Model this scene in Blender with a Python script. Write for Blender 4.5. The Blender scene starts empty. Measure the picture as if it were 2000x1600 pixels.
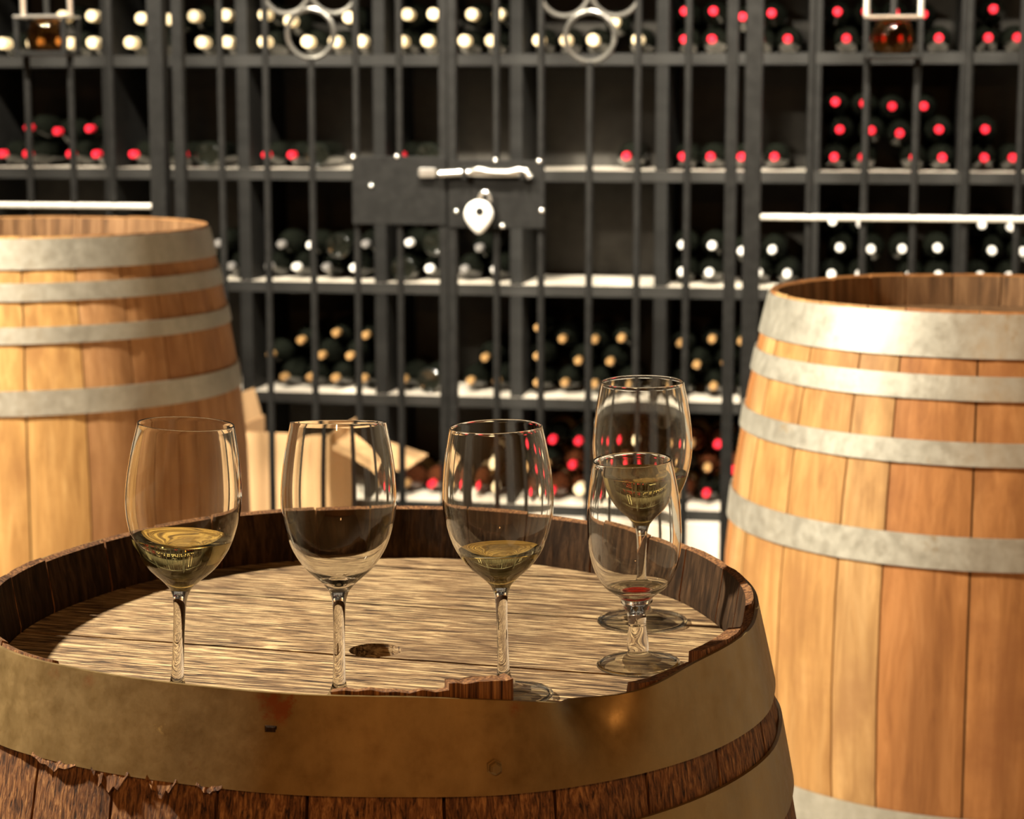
import bpy, bmesh, math, random
from math import sin, cos, pi, radians, degrees, atan, atan2, sqrt, exp
from mathutils import Vector, Matrix
random.seed(7)
SC = bpy.context.scene
COL = SC.collection

# ------------------------------------------------------------------ camera
FPX, YH, CAMZ = 4000.0, 210.0, 1.31            # focal length (px of 2000), horizon row, eye height
PITCH = atan((800 - YH) / FPX)
cam = bpy.data.cameras.new('camera'); co = bpy.data.objects.new('camera', cam); COL.objects.link(co)
cam.sensor_width = 36.0; cam.lens = 36.0 * FPX / 2000.0
co.location = (0, 0, CAMZ); co.rotation_euler = (pi / 2 - PITCH, 0, 0)
cam.dof.use_dof = True; cam.dof.focus_distance = 1.47; cam.dof.aperture_fstop = 12.0
cam.clip_start = 0.05
SC.camera = co
# ------------------------------------------------------------------ world and lights
w = bpy.data.worlds.new('cellar_air'); SC.world = w; w.use_nodes = True
w.node_tree.nodes['Background'].inputs[0].default_value = (1.0, 0.86, 0.68, 1)
w.node_tree.nodes['Background'].inputs[1].default_value = 0.02

PSI = radians(10.0)                              # the rack wall is turned against the camera
U = Vector((cos(PSI), -sin(PSI), 0)); N = Vector((sin(PSI), cos(PSI), 0))
RACK0 = Vector((0, 5.6, 0)); GRI0 = Vector((0, 4.75, 0))
def RK(u, v, z): return RACK0 + U * u + N * v + Vector((0, 0, z))
def GR(u, v, z): return GRI0 + U * u + N * v + Vector((0, 0, z))

def spot(name, loc, tgt, power, size, blend, color, radius=0.05):
    l = bpy.data.lights.new(name, 'SPOT'); o = bpy.data.objects.new(name, l); COL.objects.link(o)
    l.energy = power; l.spot_size = radians(size); l.spot_blend = blend; l.color = color; l.shadow_soft_size = radius
    o.location = loc; o.rotation_euler = (Vector(tgt) - Vector(loc)).to_track_quat('-Z', 'Y').to_euler()
    return o
def point(name, loc, power, color, radius):
    l = bpy.data.lights.new(name, 'POINT'); o = bpy.data.objects.new(name, l); COL.objects.link(o)
    l.energy = power; l.color = color; l.shadow_soft_size = radius; o.location = loc
    return o
# every lamp hangs from the ceiling above or behind the picture: a row of spots on the rack, one spot from the
# upper left on the barrels, one warm lamp behind the camera (its yellow dots show in the glass bowls)
for i, uu in enumerate((-1.35, -0.45, 0.35, 1.25)):
    spot('rack_ceiling_spot_%d_offscreen' % (i + 1), RK(uu, -1.85, 2.7), RK(uu, 0.1, 0.85), 560, 70, 0.5, (1.0, 0.90, 0.74), 0.05)
key = spot('barrel_ceiling_spot_offscreen', (-2.3, 2.2, 2.75), (-0.40, 2.7, 1.0), 1200, 88, 0.55, (1.0, 0.89, 0.70), 0.07)
key.data.cycles.is_caustics_light = True
point('warm_ceiling_lamp_offscreen', (-0.1, -1.4, 2.5), 85, (1.0, 0.50, 0.17), 0.06)

SC.view_settings.view_transform = 'Standard'; SC.view_settings.look = 'None'
SC.view_settings.gamma = 1.0; SC.view_settings.use_curve_mapping = False
SC.view_settings.exposure = 0.0

# ------------------------------------------------------------------ mesh helpers
class MB:
    def __init__(s): s.v = []; s.f = []; s.sm = False
    def add(s, vs, fs):
        o = len(s.v); s.v += [tuple(p) for p in vs]; s.f += [tuple(i + o for i in f) for f in fs]
    def box(s, lo, hi, M=None):
        x0, y0, z0 = lo; x1, y1, z1 = hi
        vs = [Vector(p) for p in ((x0,y0,z0),(x1,y0,z0),(x1,y1,z0),(x0,y1,z0),(x0,y0,z1),(x1,y0,z1),(x1,y1,z1),(x0,y1,z1))]
        if M: vs = [M @ p for p in vs]
        s.add(vs, [(0,3,2,1),(4,5,6,7),(0,1,5,4),(1,2,6,5),(2,3,7,6),(3,0,4,7)])
    def lathe(s, prof, n=24, M=None, close=False):
        vs = []; fs = []; m = len(prof)
        for r, z in prof:
            for k in range(n):
                a = 2 * pi * k / n; p = Vector((r * cos(a), r * sin(a), z)); vs.append(M @ p if M else p)
        for j in range(m if close else m - 1):
            j2 = (j + 1) % m
            for k in range(n):
                k2 = (k + 1) % n; fs.append((j*n+k, j*n+k2, j2*n+k2, j2*n+k))
        s.add(vs, fs)
    def disc(s, r, z, n=24, M=None, up=True):
        vs = [Vector((r*cos(2*pi*k/n), r*sin(2*pi*k/n), z)) for k in range(n)]
        if M: vs = [M @ p for p in vs]
        s.add(vs, [tuple(range(n)) if up else tuple(reversed(range(n)))])
    def tube(s, pts, r, n=8, closed=False):
        pts = [Vector(p) for p in pts]; m = len(pts); vs = []; fs = []
        prev = None
        for i, p in enumerate(pts):
            a = pts[(i-1) % m] if (closed or i > 0) else p; b = pts[(i+1) % m] if (closed or i < m-1) else p
            t = (b - a).normalized()
            if prev is None:
                prev = t.orthogonal().normalized()
            e1 = (prev - t * prev.dot(t)).normalized(); prev = e1; e2 = t.cross(e1)
            rr = r[i] if isinstance(r, (list, tuple)) else r
            for k in range(n):
                q = 2*pi*k/n; vs.append(p + e1*(rr*cos(q)) + e2*(rr*sin(q)))
        for i in range(m if closed else m-1):
            i2 = (i+1) % m
            for k in range(n):
                k2 = (k+1) % n; fs.append((i*n+k, i*n+k2, i2*n+k2, i2*n+k))
        if not closed:
            fs.append(tuple(reversed(range(n)))); fs.append(tuple((m-1)*n+k for k in range(n)))
        s.add(vs, fs)
    def mesh(s, name, mat, smooth=False, bevel=0):
        me = bpy.data.meshes.new(name); me.from_pydata(s.v, [], s.f); me.validate()
        if bevel or True:
            bm = bmesh.new(); bm.from_mesh(me)
            if bevel: bmesh.ops.bevel(bm, geom=bm.edges[:], offset=bevel, segments=1, affect='EDGES', profile=0.5)
            bmesh.ops.recalc_face_normals(bm, faces=bm.faces[:]); bm.to_mesh(me); bm.free()
        if mat: me.materials.append(mat)
        if smooth:
            for p in me.polygons: p.use_smooth = True
            try: me.set_sharp_from_angle(angle=radians(38))
            except Exception: pass
        return me
    def build(s, name, mat, parent=None, smooth=False, bevel=0, label=None):
        o = bpy.data.objects.new(name, s.mesh(name, mat, smooth, bevel)); COL.objects.link(o)
        if parent: o.parent = parent
        if label: o['label'] = label
        return o
def tag(o, label=None, cat=None, group=None, kind=None):
    if label: o['label'] = label
    if cat: o['category'] = cat
    if group: o['group'] = group
    if kind: o['kind'] = kind
    return o
def empty(name, loc=(0,0,0), M=None):
    o = bpy.data.objects.new(name, None); COL.objects.link(o); o.empty_display_size = 0.05
    if M is not None: o.matrix_world = M
    else: o.location = loc
    return o
def ray(x, y):
    F = Vector((0, cos(PITCH), -sin(PITCH))); Uv = Vector((0, sin(PITCH), cos(PITCH)))
    return (F * FPX + Vector((1,0,0)) * (x - 1000) - Uv * (y - 800)).normalized()
CAM = Vector((0, 0, CAMZ))
def at_z(x, y, z):
    d = ray(x, y); return CAM + d * ((z - CAMZ) / d.z)
def at_pl(x, y, P0, v):                            # -> (u, z) on a plane parallel to the rack
    d = ray(x, y); P = P0 + N * v; t = (P - CAM).dot(N) / d.dot(N); q = CAM + d * t
    return (q - P0).dot(U), q.z

# ------------------------------------------------------------------ materials
def newmat(name):
    m = bpy.data.materials.new(name); m.use_nodes = True; nt = m.node_tree
    return m, nt, nt.nodes['Principled BSDF']
def nd(nt, t, **kw):
    n = nt.nodes.new(t)
    for k, v in kw.items():
        if k in n.inputs: n.inputs[k].default_value = v
        else: setattr(n, k, v)
    return n
def ramp(nt, src, stops):
    r = nt.nodes.new('ShaderNodeValToRGB'); el = r.color_ramp.elements
    while len(el) > 1: el.remove(el[0])
    el[0].position = stops[0][0]; el[0].color = (*stops[0][1], 1)
    for p, c in stops[1:]:
        e = el.new(p); e.color = (*c, 1)
    nt.links.new(src, r.inputs[0]); return r
def mix(nt, mode, a, b, fac):
    m = nt.nodes.new('ShaderNodeMix'); m.data_type = 'RGBA'; m.blend_type = mode
    for val, s in ((fac, 0), (a, 6), (b, 7)):
        if isinstance(val, bpy.types.NodeSocket): nt.links.new(val, m.inputs[s])
        elif isinstance(val, (int, float)): m.inputs[s].default_value = val
        else: m.inputs[s].default_value = (*val, 1)
    return m.outputs[2]
def coords(nt, scale, rot=(0,0,0), jitter=True, gen='Object'):
    tc = nt.nodes.new('ShaderNodeTexCoord'); src = tc.outputs[gen]
    if jitter:
        oi = nt.nodes.new('ShaderNodeObjectInfo'); mu = nt.nodes.new('ShaderNodeMath'); mu.operation = 'MULTIPLY'
        mu.inputs[1].default_value = 37.0; nt.links.new(oi.outputs['Random'], mu.inputs[0])
        ad = nt.nodes.new('ShaderNodeVectorMath'); ad.operation = 'ADD'
        nt.links.new(src, ad.inputs[0]); nt.links.new(mu.outputs[0], ad.inputs[1]); src = ad.outputs[0]
    mp = nt.nodes.new('ShaderNodeMapping'); mp.inputs['Scale'].default_value = scale; mp.inputs['Rotation'].default_value = rot
    nt.links.new(src, mp.inputs[0]); return mp.outputs[0]
def noise(nt, vec, scale, detail=6, rough=0.6, dist=0.0):
    n = nt.nodes.new('ShaderNodeTexNoise'); n.inputs['Scale'].default_value = scale; n.inputs['Detail'].default_value = detail
    n.inputs['Roughness'].default_value = rough; n.inputs['Distortion'].default_value = dist
    nt.links.new(vec, n.inputs['Vector']); return n.outputs['Fac']
def bump(nt, b, h, strength, dist):
    n = nt.nodes.new('ShaderNodeBump'); n.inputs['Strength'].default_value = strength; n.inputs['Distance'].default_value = dist
    nt.links.new(h, n.inputs['Height']); nt.links.new(n.outputs[0], b.inputs['Normal'])

def wood(name, lo, mid, hi, axis, gscale, rough=0.75, bstr=0.4, bd=0.002, objcol=False, stain=None, rot=0, st=0.045, spec=0.3, contrast=(0.3,0.5,0.72)):
    m, nt, b = newmat(name)
    sc = {'z': (1, 1, st), 'x': (st, 1, 1)}[axis]
    if rot:                                              # turn object coordinates so that the grain runs along the boards
        tc0 = coords(nt, (1, 1, 1), (0, 0, rot)); mp = nt.nodes.new('ShaderNodeMapping'); mp.inputs['Scale'].default_value = sc
        nt.links.new(tc0, mp.inputs[0]); v = mp.outputs[0]
    else: v = coords(nt, sc)
    g = noise(nt, v, gscale, 8, 0.65, 0.6); g2 = noise(nt, v, gscale * 0.22, 4, 0.6, 1.2)
    col = ramp(nt, g, [(contrast[0], lo), (contrast[1], mid), (contrast[2], hi)]).outputs[0]
    col = mix(nt, 'MULTIPLY', col, ramp(nt, g2, [(0.3, (0.55, 0.5, 0.46)), (0.6, (1, 1, 1))]).outputs[0], 0.75)
    if stain:
        s = noise(nt, coords(nt, (1, 1, 1)), 7.0, 5, 0.6)
        col = mix(nt, 'MIX', col, stain, ramp(nt, s, [(0.52, (0, 0, 0)), (0.72, (0.8, 0.8, 0.8))]).outputs[0])
    if objcol:
        oi = nt.nodes.new('ShaderNodeObjectInfo'); col = mix(nt, 'MULTIPLY', col, oi.outputs['Color'], 1.0)
    nt.links.new(col, b.inputs['Base Color']); b.inputs['Roughness'].default_value = rough
    b.inputs['Specular IOR Level'].default_value = spec
    bump(nt, b, g, bstr, bd)
    return m
def plain(name, col, rough=0.5, metal=0.0, var=0.25, scale=18, bstr=0.15, spec=0.5, stretch=(1,1,1), coat=0):
    m, nt, b = newmat(name); v = coords(nt, stretch); n = noise(nt, v, scale, 6, 0.65)
    lo = tuple(c * (1 - var) for c in col); hi = tuple(min(1, c * (1 + var)) for c in col)
    c = ramp(nt, n, [(0.3, lo), (0.7, hi)]).outputs[0]
    nt.links.new(c, b.inputs['Base Color']); b.inputs['Roughness'].default_value = rough; b.inputs['Metallic'].default_value = metal
    b.inputs['Specular IOR Level'].default_value = spec; b.inputs['Coat Weight'].default_value = coat
    if bstr: bump(nt, b, n, bstr, 0.002)
    return m

M_STAVE = wood('oak_stave', (0.36,0.225,0.11), (0.56,0.385,0.205), (0.74,0.56,0.34), 'z', 60, 0.6, 0.2, 0.001, objcol=True, stain=(0.36,0.22,0.12), contrast=(0.25,0.5,0.75), st=0.09)
M_FSTAVE = wood('weathered_stave', (0.025,0.009,0.003), (0.22,0.09,0.03), (0.52,0.27,0.10), 'z', 420, 0.7, 1.0, 0.002, stain=(0.05,0.02,0.008), contrast=(0.36,0.5,0.66), st=0.022)
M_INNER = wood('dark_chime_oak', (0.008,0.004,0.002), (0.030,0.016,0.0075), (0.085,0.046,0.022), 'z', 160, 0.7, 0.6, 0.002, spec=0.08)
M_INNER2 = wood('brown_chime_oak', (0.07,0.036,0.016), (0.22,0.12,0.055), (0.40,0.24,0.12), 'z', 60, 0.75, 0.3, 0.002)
HEADROT = radians(15)
M_HEAD = wood('grey_head_oak', (0.030,0.016,0.008), (0.27,0.165,0.082), (0.70,0.52,0.28), 'x', 400, 0.6, 0.9, 0.0012, stain=(0.11,0.062,0.030), rot=HEADROT, contrast=(0.40,0.5,0.61), st=0.07)

def hoopmat(name, base, alt, rough, metal, rust=None, rustamt=0.62, spots=()):
    m, nt, b = newmat(name)
    v = coords(nt, (1, 1, 0.35)); n = noise(nt, v, 16, 7, 0.65); n2 = noise(nt, coords(nt, (1, 1, 1)), 60, 6, 0.7)
    c = ramp(nt, n, [(0.32, base), (0.68, alt)]).outputs[0]
    c = mix(nt, 'MULTIPLY', c, ramp(nt, n2, [(0.3, (0.72, 0.7, 0.66)), (0.62, (1, 1, 1))]).outputs[0], 0.7)
    if rust:
        n3 = noise(nt, coords(nt, (1, 1, 0.8)), 9, 8, 0.7, 0.4)
        c = mix(nt, 'MIX', c, rust, ramp(nt, n3, [(rustamt, (0, 0, 0)), (rustamt + 0.08, (0.9, 0.9, 0.9))]).outputs[0])
    for (sx, sy, sz), rad, colr in spots:                  # rust blooms and scuffs at fixed places on the hoop
        tc = nt.nodes.new('ShaderNodeTexCoord'); vd = nt.nodes.new('ShaderNodeVectorMath'); vd.operation = 'DISTANCE'
        vd.inputs[1].default_value = (sx, sy, sz); nt.links.new(tc.outputs['Object'], vd.inputs[0])
        nn = noise(nt, tc.outputs['Object'], 140, 4, 0.7); ma = nt.nodes.new('ShaderNodeMath'); ma.operation = 'MULTIPLY_ADD'
        nt.links.new(nn, ma.inputs[0]); ma.inputs[1].default_value = rad * 2.6; nt.links.new(vd.outputs['Value'], ma.inputs[2])
        c = mix(nt, 'MIX', c, colr, ramp(nt, ma.outputs[0], [(rad * 1.75, (1, 1, 1)), (rad * 2.05, (0, 0, 0))]).outputs[0])
    nt.links.new(c, b.inputs['Base Color']); b.inputs['Metallic'].default_value = metal
    r = ramp(nt, n2, [(0.3, (rough - 0.1,) * 3), (0.7, (rough + 0.12,) * 3)]).outputs[0]
    nt.links.new(r, b.inputs['Roughness']); bump(nt, b, n2, 0.12, 0.001)
    return m
def hp(px, py, r):                                      # place on the front hoop, in the barrel's own axes
    d = ray(px, py); ox, oy = CAM.x + 0.1052, CAM.y - 1.5629; A = d.x*d.x + d.y*d.y; Bq = ox*d.x + oy*d.y
    t = (-Bq - sqrt(Bq*Bq - A*(ox*ox + oy*oy - r*r))) / A; return (ox + d.x*t, oy + d.y*t, CAMZ + d.z*t)
RUST = (0.24, 0.075, 0.022)
HSPOT = [(hp(528, 1372, 0.297), 0.010, RUST), (hp(556, 1382, 0.297), 0.009, RUST), (hp(545, 1400, 0.299), 0.006, RUST), (hp(120, 1313, 0.297), 0.006, RUST), (hp(180, 1331, 0.297), 0.004, RUST), (hp(1000, 1385, 0.31), 0.006, RUST), (hp(318, 1418, 0.296), 0.0045, (0.75, 0.55, 0.2))]
M_HOOPF = hoopmat('brown_steel_hoop', (0.22,0.145,0.055), (0.33,0.225,0.09), 0.45, 0.55, (0.16,0.055,0.02), 0.68, [(p, rd, cl) for p, rd, cl in HSPOT])
M_HOOPG = hoopmat('grey_zinc_hoop', (0.40,0.385,0.33), (0.55,0.535,0.46), 0.48, 0.5, (0.38,0.27,0.14), 0.64)

M_IRON = plain('black_iron', (0.010,0.0098,0.0092), 0.45, 0.0, 0.3, 40, 0.2, spec=0.10)
M_RACK = plain('charcoal_rack_wood', (0.012,0.0118,0.011), 0.6, 0, 0.25, 30, 0.2, spec=0.08, stretch=(0.1,1,1))
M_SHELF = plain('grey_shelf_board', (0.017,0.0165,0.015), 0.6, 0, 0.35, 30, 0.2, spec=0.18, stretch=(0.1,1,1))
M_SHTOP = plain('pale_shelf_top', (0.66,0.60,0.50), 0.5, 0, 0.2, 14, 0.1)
M_BACK = plain('black_back_board', (0.045,0.042,0.037), 0.85, 0, 0.2, 20, 0.1, spec=0.1)
M_LOCK = plain('polished_lock_metal', (0.85,0.82,0.76), 0.35, 0.25, 0.1, 60, 0.1)
M_RING = plain('worn_iron_ring', (0.10,0.095,0.085), 0.3, 0.7, 0.2, 40, 0.1)
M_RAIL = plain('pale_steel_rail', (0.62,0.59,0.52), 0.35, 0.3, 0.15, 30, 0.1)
M_STEEL = plain('bright_steel', (0.75,0.72,0.66), 0.25, 0.9, 0.15, 40, 0.1)
M_BOTTLE = plain('dark_bottle_glass', (0.006,0.007,0.005), 0.12, 0, 0.2, 5, 0, spec=0.6)
M_BOTTLEB = plain('brown_bottle_glass', (0.05,0.015,0.006), 0.15, 0, 0.2, 5, 0, spec=0.6)
M_RED = plain('red_capsule', (0.80,0.02,0.045), 0.25, 0, 0.1, 20, 0)
M_CREAM = plain('cream_capsule', (0.85,0.70,0.45), 0.4, 0, 0.1, 20, 0)
M_GOLD = plain('tan_capsule', (0.42,0.25,0.10), 0.25, 0.2, 0.15, 20, 0)
M_SILV = plain('white_capsule', (0.85,0.84,0.80), 0.4, 0, 0.1, 20, 0)
M_BLACKC = plain('grey_capsule', (0.22,0.21,0.20), 0.35, 0.2, 0.1, 20, 0)
M_LABEL = plain('paper_label', (0.75,0.55,0.30), 0.6, 0, 0.15, 20, 0)
M_CARD = plain('cardboard', (0.50,0.31,0.15), 0.8, 0, 0.1, 25, 0.1, stretch=(1,1,0.1))
M_CONC = plain('pale_concrete', (0.50,0.45,0.38), 0.75, 0, 0.15, 5, 0.2)
M_PLAS = plain('cream_plaster', (0.62,0.54,0.42), 0.85, 0, 0.12, 4, 0.15)
M_BRICKW = plain('warm_brown_wall', (0.42,0.22,0.10), 0.85, 0, 0.3, 4, 0.2)
M_WALL = plain('dark_wall', (0.05,0.045,0.04), 0.9, 0, 0.2, 6, 0.2)

def glassmat(name, col, ior, rough=0.0):
    m = bpy.data.materials.new(name); m.use_nodes = True; nt = m.node_tree; nt.nodes.clear()
    o = nt.nodes.new('ShaderNodeOutputMaterial'); g = nt.nodes.new('ShaderNodeBsdfGlass')
    g.inputs['IOR'].default_value = ior; g.inputs['Roughness'].default_value = rough
    n = noise(nt, coords(nt, (1,1,1)), 9, 2, 0.5)          # faint tint variation of blown glass
    c = ramp(nt, n, [(0.2, tuple(x * 0.985 for x in col)), (0.8, col)])
    nt.links.new(c.outputs[0], g.inputs['Color']); nt.links.new(g.outputs[0], o.inputs[0])
    return m
M_GLASS = glassmat('clear_glass', (0.985, 0.985, 0.975), 1.45)
def footmat():
    m = bpy.data.materials.new('thin_foot_glass'); m.use_nodes = True; nt = m.node_tree; nt.nodes.clear()
    o = nt.nodes.new('ShaderNodeOutputMaterial'); t = nt.nodes.new('ShaderNodeBsdfTransparent'); g = nt.nodes.new('ShaderNodeBsdfGlossy')
    mx = nt.nodes.new('ShaderNodeMixShader'); fr = nt.nodes.new('ShaderNodeFresnel'); gm = nt.nodes.new('ShaderNodeNewGeometry'); mr = nt.nodes.new('ShaderNodeMapRange')
    mr.inputs['To Min'].default_value = 1.7; mr.inputs['To Max'].default_value = 1 / 1.7
    nt.links.new(gm.outputs['Backfacing'], mr.inputs[0]); nt.links.new(mr.outputs[0], fr.inputs[0])
    n = noise(nt, coords(nt, (1,1,1)), 9, 2, 0.5); c = ramp(nt, n, [(0.2, (0.93,0.93,0.91)), (0.8, (0.97,0.97,0.95))])
    nt.links.new(c.outputs[0], t.inputs[0]); g.inputs['Roughness'].default_value = 0.03
    nt.links.new(fr.outputs[0], mx.inputs[0]); nt.links.new(t.outputs[0], mx.inputs[1]); nt.links.new(g.outputs[0], mx.inputs[2]); nt.links.new(mx.outputs[0], o.inputs[0])
    return m
M_FOOT = footmat()
M_WINE = glassmat('white_wine', (1.0, 0.915, 0.60), 1.34)
M_REDW = glassmat('red_wine', (0.75, 0.10, 0.08), 1.34)
M_LANTERN = glassmat('amber_lantern_glass', (0.75, 0.60, 0.42), 1.45)

# ------------------------------------------------------------------ the setting
def structure(name, mb, mat, label=None, **k):
    o = mb.build(name, mat, **k); o['kind'] = 'structure'
    if label: o['label'] = label
    return o
mb = MB(); mb.box((-6, -3.5, -0.1), (6, 7.6, 0)); structure('floor', mb, M_CONC, 'pale concrete cellar floor under the barrels')
for nm, lo, hi, lb in (('wall_left', (-3.3, -3.3, 0), (-3.15, 7.5, 3.2), 'pale plaster wall beside the whitish-hooped barrel'), ('wall_right', (3.15, -3.3, 0), (3.3, 6.5, 3.2), 'pale plaster wall beyond the orange-brown barrel')):
    mb = MB(); mb.box(lo, hi); structure(nm, mb, M_PLAS, lb)
mb = MB(); mb.box((-3.3, -3.45, 0), (3.3, -3.3, 3.2)); structure('wall_front', mb, M_BRICKW, 'warm brown wall opposite the bottle rack')
mb = MB(); mb.box((-3.3, -3.45, 3.2), (3.3, 7.5, 3.3)); structure('ceiling', mb, M_WALL, 'dark cellar ceiling')
RM = Matrix.Translation(RACK0) @ Matrix.Rotation(-PSI, 4, 'Z')      # rack axes: x along, y into the rack
GM = Matrix.Translation(GRI0) @ Matrix.Rotation(-PSI, 4, 'Z')
mb = MB(); mb.box((-3.35, 0.46, 0), (3.15, 0.60, 3.2), RM); structure('wall_back', mb, M_WALL, 'dark cellar wall behind the bottle rack')
mb = MB(); mb.box((-2.4, -0.02, 0), (2.4, 0.44, 0.188), RM); structure('trim_1', mb, M_CONC, 'pale concrete plinth under the bottle rack', bevel=0.004)

# ------------------------------------------------------------------ bottle rack
DIV = [-1.93, -1.54, -1.149, -0.758, -0.370, 0.011, 0.4065, 0.8095, 1.1995, 1.59, 1.98]
SHZ = [1.766, 1.453, 1.142, 0.830, 0.518, 0.218]; SHT = 0.030; DEPTH = 0.36
rack = empty('wine_rack', M=RM.copy())
tag(rack, 'charcoal wooden wine rack with open bays behind the iron gate', 'wine rack')
for z in SHZ:
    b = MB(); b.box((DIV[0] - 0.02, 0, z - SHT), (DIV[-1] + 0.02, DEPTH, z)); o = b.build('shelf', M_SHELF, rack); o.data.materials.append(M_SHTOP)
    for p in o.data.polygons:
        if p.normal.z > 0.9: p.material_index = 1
for u in DIV:
    for i in range(len(SHZ)):
        z1 = SHZ[i] - SHT; z0 = SHZ[i+1] if i + 1 < len(SHZ) else 0.188
        b = MB(); b.box((u - 0.017, 0.002, z0), (u + 0.017, DEPTH, z1)); b.build('divider', M_RACK, rack, bevel=0.0015)
b = MB(); b.box((DIV[0] - 0.02, DEPTH, 0.188), (DIV[-1] + 0.02, DEPTH + 0.012, 1.80)); b.build('back_board', M_BACK, rack)

# ------------------------------------------------------------------ bottles
BR = 0.0365
prof_body = [(0.0, 0.006), (0.018, 0.004), (0.030, 0.0), (0.0345, 0.003), (BR, 0.010), (BR, 0.185), (0.0350, 0.200), (0.029, 0.218), (0.0195, 0.236), (0.0135, 0.252), (0.0110, 0.268), (0.0100, 0.296), (0.0, 0.296)]
prof_capc = [(0.0, 0.3000), (0.0135, 0.2998), (0.0155, 0.2975), (0.0157, 0.262), (0.0154, 0.2515)]
prof_cap = [(0.0, 0.3000), (0.0086, 0.2998), (0.0106, 0.2975), (0.0112, 0.262), (0.0136, 0.250)]
prof_lab = [(BR + 0.0002, 0.055), (BR + 0.0002, 0.155)]
def lathe_mesh(name, prof, mat, n=24):
    b = MB(); b.lathe(prof, n); return b.mesh(name, mat, smooth=True)
ME_BODY = {'k': lathe_mesh('wine_bottle', prof_body, M_BOTTLE), 'b': lathe_mesh('wine_bottle', prof_body, M_BOTTLEB)}
ME_CAP = {}
for key, mt in dict(r=M_RED, c=M_CREAM, g=M_GOLD, w=M_SILV, k=M_BLACKC).items():
    ME_CAP[key] = lathe_mesh('capsule', prof_capc if key == 'c' else prof_cap, mt, 16)
ME_LAB = lathe_mesh('paper_label', prof_lab, M_LABEL)
CAPN = dict(r='red-capped', c='cream-capped', g='tan-capped', w='white-capped', k='grey-capped')
BAYN = {0: 'outermost bay', 1: 'bay above whitish-hooped barrel', 2: 'bay behind whitish-barrel gate hinge', 3: 'bay above cardboard box', 4: 'bay behind the padlock',
        5: 'bay beside the lock plate', 6: 'bay beside orange-brown barrel', 7: 'bay above orange-brown barrel', 8: 'bay past orange-brown barrel', 9: 'outermost bay'}
SHN = ['', 'upper', 'second', 'third', 'fourth', 'lowest']
ROWN = ['bottom row', 'second row', 'third row', 'top row']
ORD = ['first', 'second', 'third', 'fourth', 'fifth', 'sixth']
def bottle(u, z, cap, shelf, row, out=True, yaw=0.0, body='k', v=0.035, lab=False, bay=0, idx=0, nrow=1):
    """a bottle lying on its side; neck towards the gate (out) or base towards it"""
    M = RM @ Matrix.Translation((u, v + (0.30 if out else 0.0), z)) @ Matrix.Rotation(yaw, 4, 'Z') @ Matrix.Rotation(pi / 2 if out else -pi / 2, 4, 'X') @ Matrix.Rotation(random.uniform(0, 6.28), 4, 'Z')
    o = bpy.data.objects.new('wine_bottle', ME_BODY[body]); COL.objects.link(o); o.matrix_world = M
    c = bpy.data.objects.new('capsule', ME_CAP[cap]); COL.objects.link(c); c.parent = o
    if lab:
        l = bpy.data.objects.new('paper_label', ME_LAB); COL.objects.link(l); l.parent = o
    label = (f"{CAPN[cap]} bottle" if out else 'base-out dark bottle') + f", {ROWN[row]}, {SHN[shelf]} shelf, {BAYN[bay]}"
    group = label.replace(' bottle,', ' bottles,')
    if nrow > 1: label += f", {ORD[idx]} from whitish-barrel side"
    tag(o, label, 'bottle', group)
    return o
# (x, y) of each capsule as seen from the camera, put on the plane of the bottle mouths
CAPS = {
 1: [('c', [(2,73),(60,78),(122,30),(151,75),(183,39),(212,76), (247,77),(272,32),(297,78),(326,32),(350,78),(378,31),(405,79),(440,40),(455,79),
            (503,79),(528,50),(550,53),(598,79),(652,79),(705,79),(680,35), (770,83),(797,48),(818,85),(842,55),(862,87),(892,52),(908,85),(935,53),(955,87),(985,55),(955,14),
            (1040,79),(1092,80),(1150,78),(1197,50),(1245,78)]),
     ('r', [(1320,40),(1340,79),(1364,78),(1393,28),(1420,80),(1450,27),(1485,78),(1507,28),(1536,78),(1608,38),(1653,77),(1710,77),(1680,35),(1740,35),(1770,77),(1804,26),(1834,74),(1910,73),(1966,76),(1940,33)])],
 2: [('r', [(-20,292),(32,292),(82,292),(133,292),(107,246),(171,258),(185,293),(52,246),(237,294),(285,296),(337,297),(495,298),(547,299),(762,299),(1222,306),
            (1322,307),(1385,307),(1448,308),(1512,309),(1608,309),(1668,309),(1727,309),(1640,260),(1702,259),(1757,261),(1834,272),(1610,199),(1668,209),(1728,209),(1804,221),(1790,309),(1840,310),(1908,267),(1930,310),(1990,310),(1953,309)])],
 3: [('w', [(1323,487),(1390,488),(1448,488),(1508,488),(1355,535),(1416,535),(1480,535),(1537,538),(1322,535),(1608,440),(1672,441),(1640,488),(1701,492),(1762,492),(1831,498),(1610,535),(1670,532),(1732,535),(1795,535),(1850,535),
            (1906,443),(1967,443),(1938,494),(1999,494),(1910,538),(1972,538)])],
 4: [('g', [(512,650),(585,643),(653,632),(712,632),(627,680),(682,682),(600,728),(650,735),(708,738),(560,735),(775,736),(920,740),(945,690),(965,740),
            (1042,628),(1097,643),(1160,638),(1213,645),(1043,690),(1128,695),(1190,695),(1038,745),(1100,740),(1160,745),(1218,745),(1327,650),(1390,645),(1448,645),(1360,697),(1416,697),(1392,755),(1455,755),(1328,755)])],
 5: [('r', [(782,968),(822,970),(858,970),(900,970),(840,936),(880,930),(920,970),(955,972),(960,930),(1080,970),(1128,975),(1170,975),(1225,978),(1270,980),(1078,915),(1105,918),(1138,915),(1200,920),(1250,925),(1105,868),(1130,862),(1170,870),(1225,872),
            (1365,990),(1415,990),(1330,988),(1450,990),(1370,930),(1400,930),(1440,935),(1350,935),(1365,870),(1400,872),(1440,880)])],
}
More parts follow.
